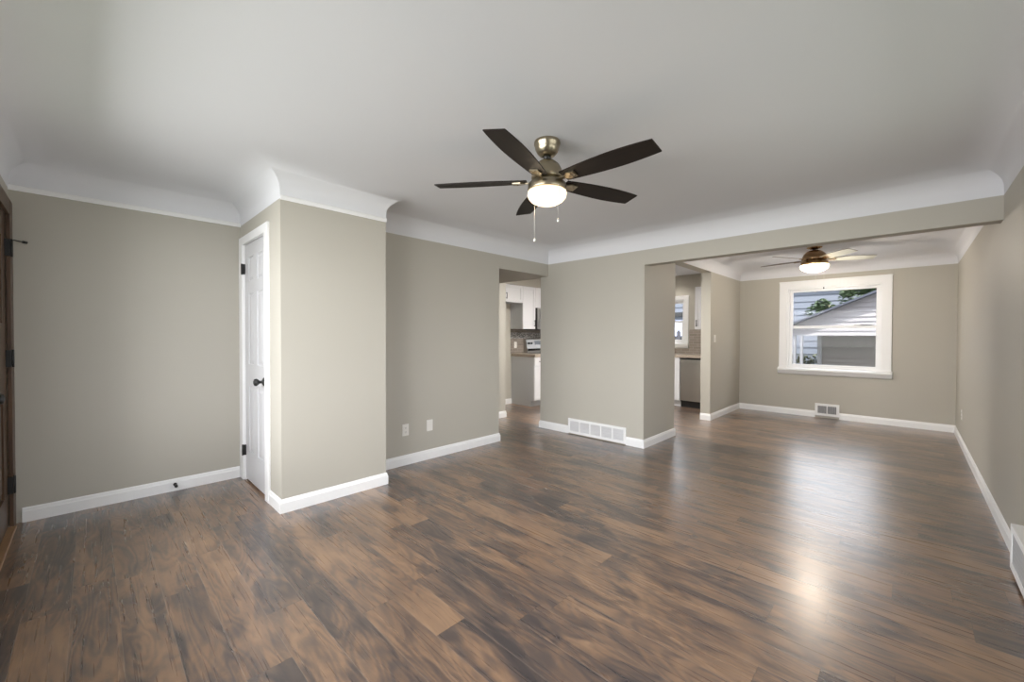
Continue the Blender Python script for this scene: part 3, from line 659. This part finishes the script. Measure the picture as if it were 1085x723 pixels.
for yk_ in (.07, .15, .61, .69):
    b = MB(); b.lathe([(0, 0), (.021, 0), (.018, .022), (0, .024)], None, 18, Matrix.Translation((xK+.092, yr0+yk_, 1.15)) @ Matrix.Rotation(R(78), 4, 'Y')); b.build('knob', BLACK, root)
b = MB(); b.box((xK+.60, yr0+.005, .25), (xK+.635, yr1-.005, .90), bev=.004); b.build('oven_door', STEEL, root)
b = MB(); b.box((xK+.60, yr0+.005, .03), (xK+.632, yr1-.005, .245), bev=.004); b.build('drawer', STEEL, root)
b = MB(); pull(b, (xK+.635, yr0+.06, .84), (xK+.635, yr1-.06, .84), (.04, 0, 0)); b.build('handle', STEEL, root)
# faucet
root = empty('faucet', (-3.35, yF-.14, .958)); tag(root, 'black kitchen faucet at the sink below the kitchen window', 'faucet')
b = MB(); b.lathe([(0, 0), (.027, 0), (.027, .012), (.017, .02), (.016, .09), (0, .09)], None, 20, Matrix.Translation((-3.35, yF-.14, .958))); b.build('base', BLACK, root)
b = MB(); prev = None
for i in range(15):
    a = math.pi*min(i/12, 1); p = Vector((-3.40-.0-.0, yF-.14-.09+.09*math.cos(a), .958+.05+.05*min(i, 3)/3+.10*math.sin(a)-.02*max(0, i-12)))
    p.x = -3.35
    if prev is not None: b.tube(prev, p, .010)
    prev = p
b.build('spout', BLACK, root)
# kitchen: recessed lamp, and a flush fixture added for fill
root = empty('recessed_light', (-3.30, 7.86, ZT)); tag(root, 'small lit recessed ceiling light near the kitchen window', 'ceiling light')
b = MB(); b.lathe([(.050, -.001), (.055, -.008), (.078, -.006), (.080, 0)], None, 28, Matrix.Translation((-3.30, 7.86, ZT))); b.build('trim_ring', TRIM, root)
b = MB(); b.lathe([(0, -.003), (.052, -.003)], None, 28, Matrix.Translation((-3.30, 7.86, ZT))); b.build('diffuser', LAMP, root)
light('recessed_lamp', 'SPOT', (-3.30, 7.86, ZT-.02), (0, 0, 0), 9, (1, .93, .84), spot_size=R(120), spot_blend=.6, shadow_soft_size=.05)
root = empty('kitchen_fill_fixture', (-3.35, 5.45, ZT)); tag(root, 'added round flush fill light on the kitchen ceiling', 'ceiling light')  # fixture added to brighten the kitchen and the dining wall beyond
b = MB(); b.lathe([(0, 0), (.17, 0), (.175, -.02), (.16, -.03), (0, -.03)], None, 32, Matrix.Translation((-3.35, 5.45, ZT))); b.build('base', TRIM, root)
b = MB(); b.lathe([(.155, -.03), (.15, -.055), (.11, -.08), (.05, -.092), (0, -.094)], None, 32, Matrix.Translation((-3.35, 5.45, ZT))); b.build('dome', LAMP, root)
light('kitchen_fill_light', 'AREA', (-3.35, 5.45, ZT-.11), (0, 0, 0), 78, (1, .97, .93), shape='DISK', size=.32)

# ------------------------------------------------------------------ outside
GZ = -.45
struct(MB().box((-40, -20, GZ-.1), (30, 60, GZ)).build('ground', GRASS))
XTRIM = mat('exterior_white_trim', (.16, .16, .17), .5)
def siding(mb, lim, z0, z1, pitch, y, M=None, face=1):
    """lap siding facing -y; lim(z) -> (x0, x1)"""
    z = z0
    while z < z1-1e-4:
        zt = min(z+pitch, z1); a0, a1 = lim(z); c0, c1 = lim(zt)
        if a1-a0 < .01: z = zt; continue
        mb.poly([(a0, y-.032, z), (a1, y-.032, z), (c1, y, zt), (c0, y, zt)], M); mb.poly([(a0, y, z), (a1, y, z), (a1, y-.032, z), (a0, y-.032, z)], M); z = zt
BOUNCE = mat('bounce_slab_pale', (.55, .54, .52), .85)
struct(MB().box((-7, yF+.2, GZ), (4, 11.9, GZ+.03)).build('bounce_slab', BOUNCE))  # unseen pale slab added to bounce daylight up to the dining ceiling
# garage: gable projecting over a recessed wall
root = empty('garage', (1.5, 13.5, GZ)); tag(root, 'neighbouring garage with pale sided gable outside the dining window', 'garage')
rx, rz, sl = -2.30, 1.56, .445; apx = 1.9
def top(x): return rz+sl*(x-rx) if x < apx else rz+sl*(2*apx-x-rx)
gl = lambda z: ((rx+max(0, (z-rz))/sl) if z > rz else rx+.02, (2*apx-rx-max(0, (z-rz))/sl) if z > rz else 2*apx-rx-.02)
b = MB(); siding(b, gl, 1.325, rz+sl*(apx-rx)-.03, .1155, 13.0); b.box((rx+.02, 13.0, 1.325), (2*apx-rx-.02, 13.12, 1.45)); b.poly([(rx+.02, 13.12, 1.33), (2*apx-rx-.02, 13.12, 1.33), (apx, 13.12, rz+sl*(apx-rx))]); b.build('gable', SIDW, root)
b = MB()
for s_ in (1, -1):
    xe = rx-.10 if s_ == 1 else 2*apx-rx+.10; ze = rz-.045
    b.prism([(xe, ze), (apx, rz+sl*(apx-rx)+.0), (apx, rz+sl*(apx-rx)+.055), (xe, ze+.05)], 12.72, 16.6, None, Matrix(((1, 0, 0, 0), (0, 0, 1, 0), (0, 1, 0, 0), (0, 0, 0, 1))))
bmesh.ops.recalc_face_normals(b.bm, faces=b.bm.faces); b.build('roof', ROOFM, root)
b = MB(); b.poly([(rx, 12.98, 1.322), (2*apx-rx, 12.98, 1.322), (2*apx-rx, 13.95, 1.322), (rx, 13.95, 1.322)]); b.build('soffit', SIDW, root)
b = MB(); siding(b, lambda z: (-1.72, 6.0), GZ, 1.30, .118, 13.9); b.box((-1.72, 13.9, GZ), (6.0, 14.0, 1.32)); b.box((-1.72, 14.0, GZ), (-1.60, 16.5, 1.6)); b.box((5.9, 14, GZ), (6, 16.5, 1.6)); b.box((-1.7, 16.4, GZ), (6, 16.5, 1.6)); b.build('wall', SIDG, root)
b = MB(); b.box((-1.80, 13.84, GZ), (-1.70, 13.93, 1.32)); b.build('corner_trim', XTRIM, root)
for x in (-2.17, -2.02):
    b = MB(); b.box((x-.03, 12.96, GZ), (x+.03, 13.03, 1.325)); b.build('post', XTRIM, root)
# neighbour's house
root = empty('house', (-6.5, 22, GZ)); tag(root, 'pale blue sided neighbouring house far behind the garage', 'house')
b = MB(); siding(b, lambda z: (-15, -1.3), GZ, 3.45, .262, 20.0); b.box((-15, 20.0, GZ), (-1.3, 24, 3.45)); b.build('wall', SIDB, root)
b = MB(); b.prism([(19.7, 3.40), (22, 4.3), (24.3, 3.40)], -15.4, -.9, None, Matrix(((0, 0, 1, 0), (1, 0, 0, 0), (0, 1, 0, 0), (0, 0, 0, 1)))); b.build('roof', ROOFM, root)
b = MB(); b.box((-8.35, 19.85, 2.25), (-7.85, 19.97, 2.45)); b.build('wall_vent', BLACK, root)
for x in (-13, -10.8, -5.4):
    b = MB(); b.box((x-.45, 19.93, 1.3), (x+.45, 19.96, 2.7), TRIM); b.box((x-.38, 19.92, 1.37), (x+.38, 19.93, 1.98), BLACKG); b.box((x-.38, 19.92, 2.03), (x+.38, 19.93, 2.63), BLACKG); b.build('window', None, root)
# shed and fence seen through the kitchen window
root = empty('garden_shed', (-6.3, 16, GZ)); tag(root, 'low garden shed with blue grey roof behind the fence', 'shed')
b = MB(); b.box((-8.2, 15.2, GZ), (-4.6, 17.2, 1.35)); b.build('wall', SIDW, root)
b = MB(); b.prism([(14.9, 1.30), (16.2, 1.92), (17.5, 1.30)], -8.4, -4.4, None, Matrix(((0, 0, 1, 0), (1, 0, 0, 0), (0, 1, 0, 0), (0, 0, 0, 1)))); b.build('roof', ROOFB, root)
root = empty('picket_fence', (-5.6, 12, GZ)); tag(root, 'dark picket fence outside the kitchen window', 'fence')
x = -8.6; k = 0
b = MB()
for z in (-.1, 1.15): b.box((-8.6, 12.03, z), (-3.0, 12.07, z+.08))
b.build('rail', FENCEM, root)
while x < -3.1:
    b = MB(); b.prism([(x, GZ), (x+.10, GZ), (x+.10, 1.42), (x+.05, 1.48), (x, 1.42)], 12.0, 12.025, None, Matrix(((1, 0, 0, 0), (0, 0, 1, 0), (0, 1, 0, 0), (0, 0, 0, 1)))); b.build('picket', FENCEM, root); x += .185
# trees and hedge
def foliage(name, blobs, n, size, M, parent, seed):
    rnd = random.Random(seed); b = MB()
    for (c, r_) in blobs:
        for i in range(n):
            while True:
                v = Vector([rnd.uniform(-1, 1) for _ in range(3)])
                if v.length < 1: break
            v = v.normalized()*(v.length**.5); p = Vector(c)+Vector([v[j]*r_[j] for j in range(3)])
            q = Matrix.Rotation(rnd.uniform(0, 6.28), 3, 'Z') @ Matrix.Rotation(rnd.uniform(-1.2, 1.2), 3, 'X'); s_ = size*rnd.uniform(.6, 1.3)
            b.poly([p+q @ Vector(w_) for w_ in ((-s_*.5, 0, 0), (0, -s_*.3, .1*s_), (s_*.6, 0, 0), (0, s_*.3, .1*s_))])
    o = b.build(name, M); 
    if parent: o.parent = parent; o.matrix_parent_inverse = parent.matrix_basis.inverted()
    return o
def tree(loc, blobs, label, seed, h):
    root = empty('tree', loc); tag(root, label, 'tree')
    b = MB(); b.lathe([(0, 0), (.13, 0), (.09, h*.6), (.04, h), (0, h)], None, 12, Matrix.Translation(loc)); b.build('trunk', BARK, root)
    foliage('foliage', blobs, 320, .13, LEAF, root, seed)
tree((-1.95, 18.0, GZ), [((-2.35, 18, 1.95), (.40, .4, .55)), ((-2.20, 18, 2.35), (.22, .3, .28)), ((-2.0, 18, 2.1), (.35, .3, .3))], 'small leafy tree rising left behind the garage roof', 3, 2.4)
tree((-1.35, 18.3, GZ), [((-1.35, 18.3, 2.55), (.45, .4, .45)), ((-1.15, 18.3, 2.95), (.35, .3, .25)), ((-1.55, 18.3, 2.85), (.2, .3, .2)), ((-.9, 18.3, 2.9), (.3, .3, .3))], 'taller leafy tree rising in the middle behind the garage roof', 5, 3.0)
tree((-.35, 19.0, GZ), [((-.35, 19, 3.1), (.5, .4, .5)), ((-.6, 19, 3.0), (.3, .3, .35))], 'leafy tree at the right of the garage roof edge', 8, 3.4)
root = foliage('hedge', [((-2.6-.3*i, 17.4, .15), (.3, .35, .55)) for i in range(-2, 5)], 260, .12, HEDGE, None, 11)
tag(root, 'dark low hedge outside beside the garage wall', 'hedge')
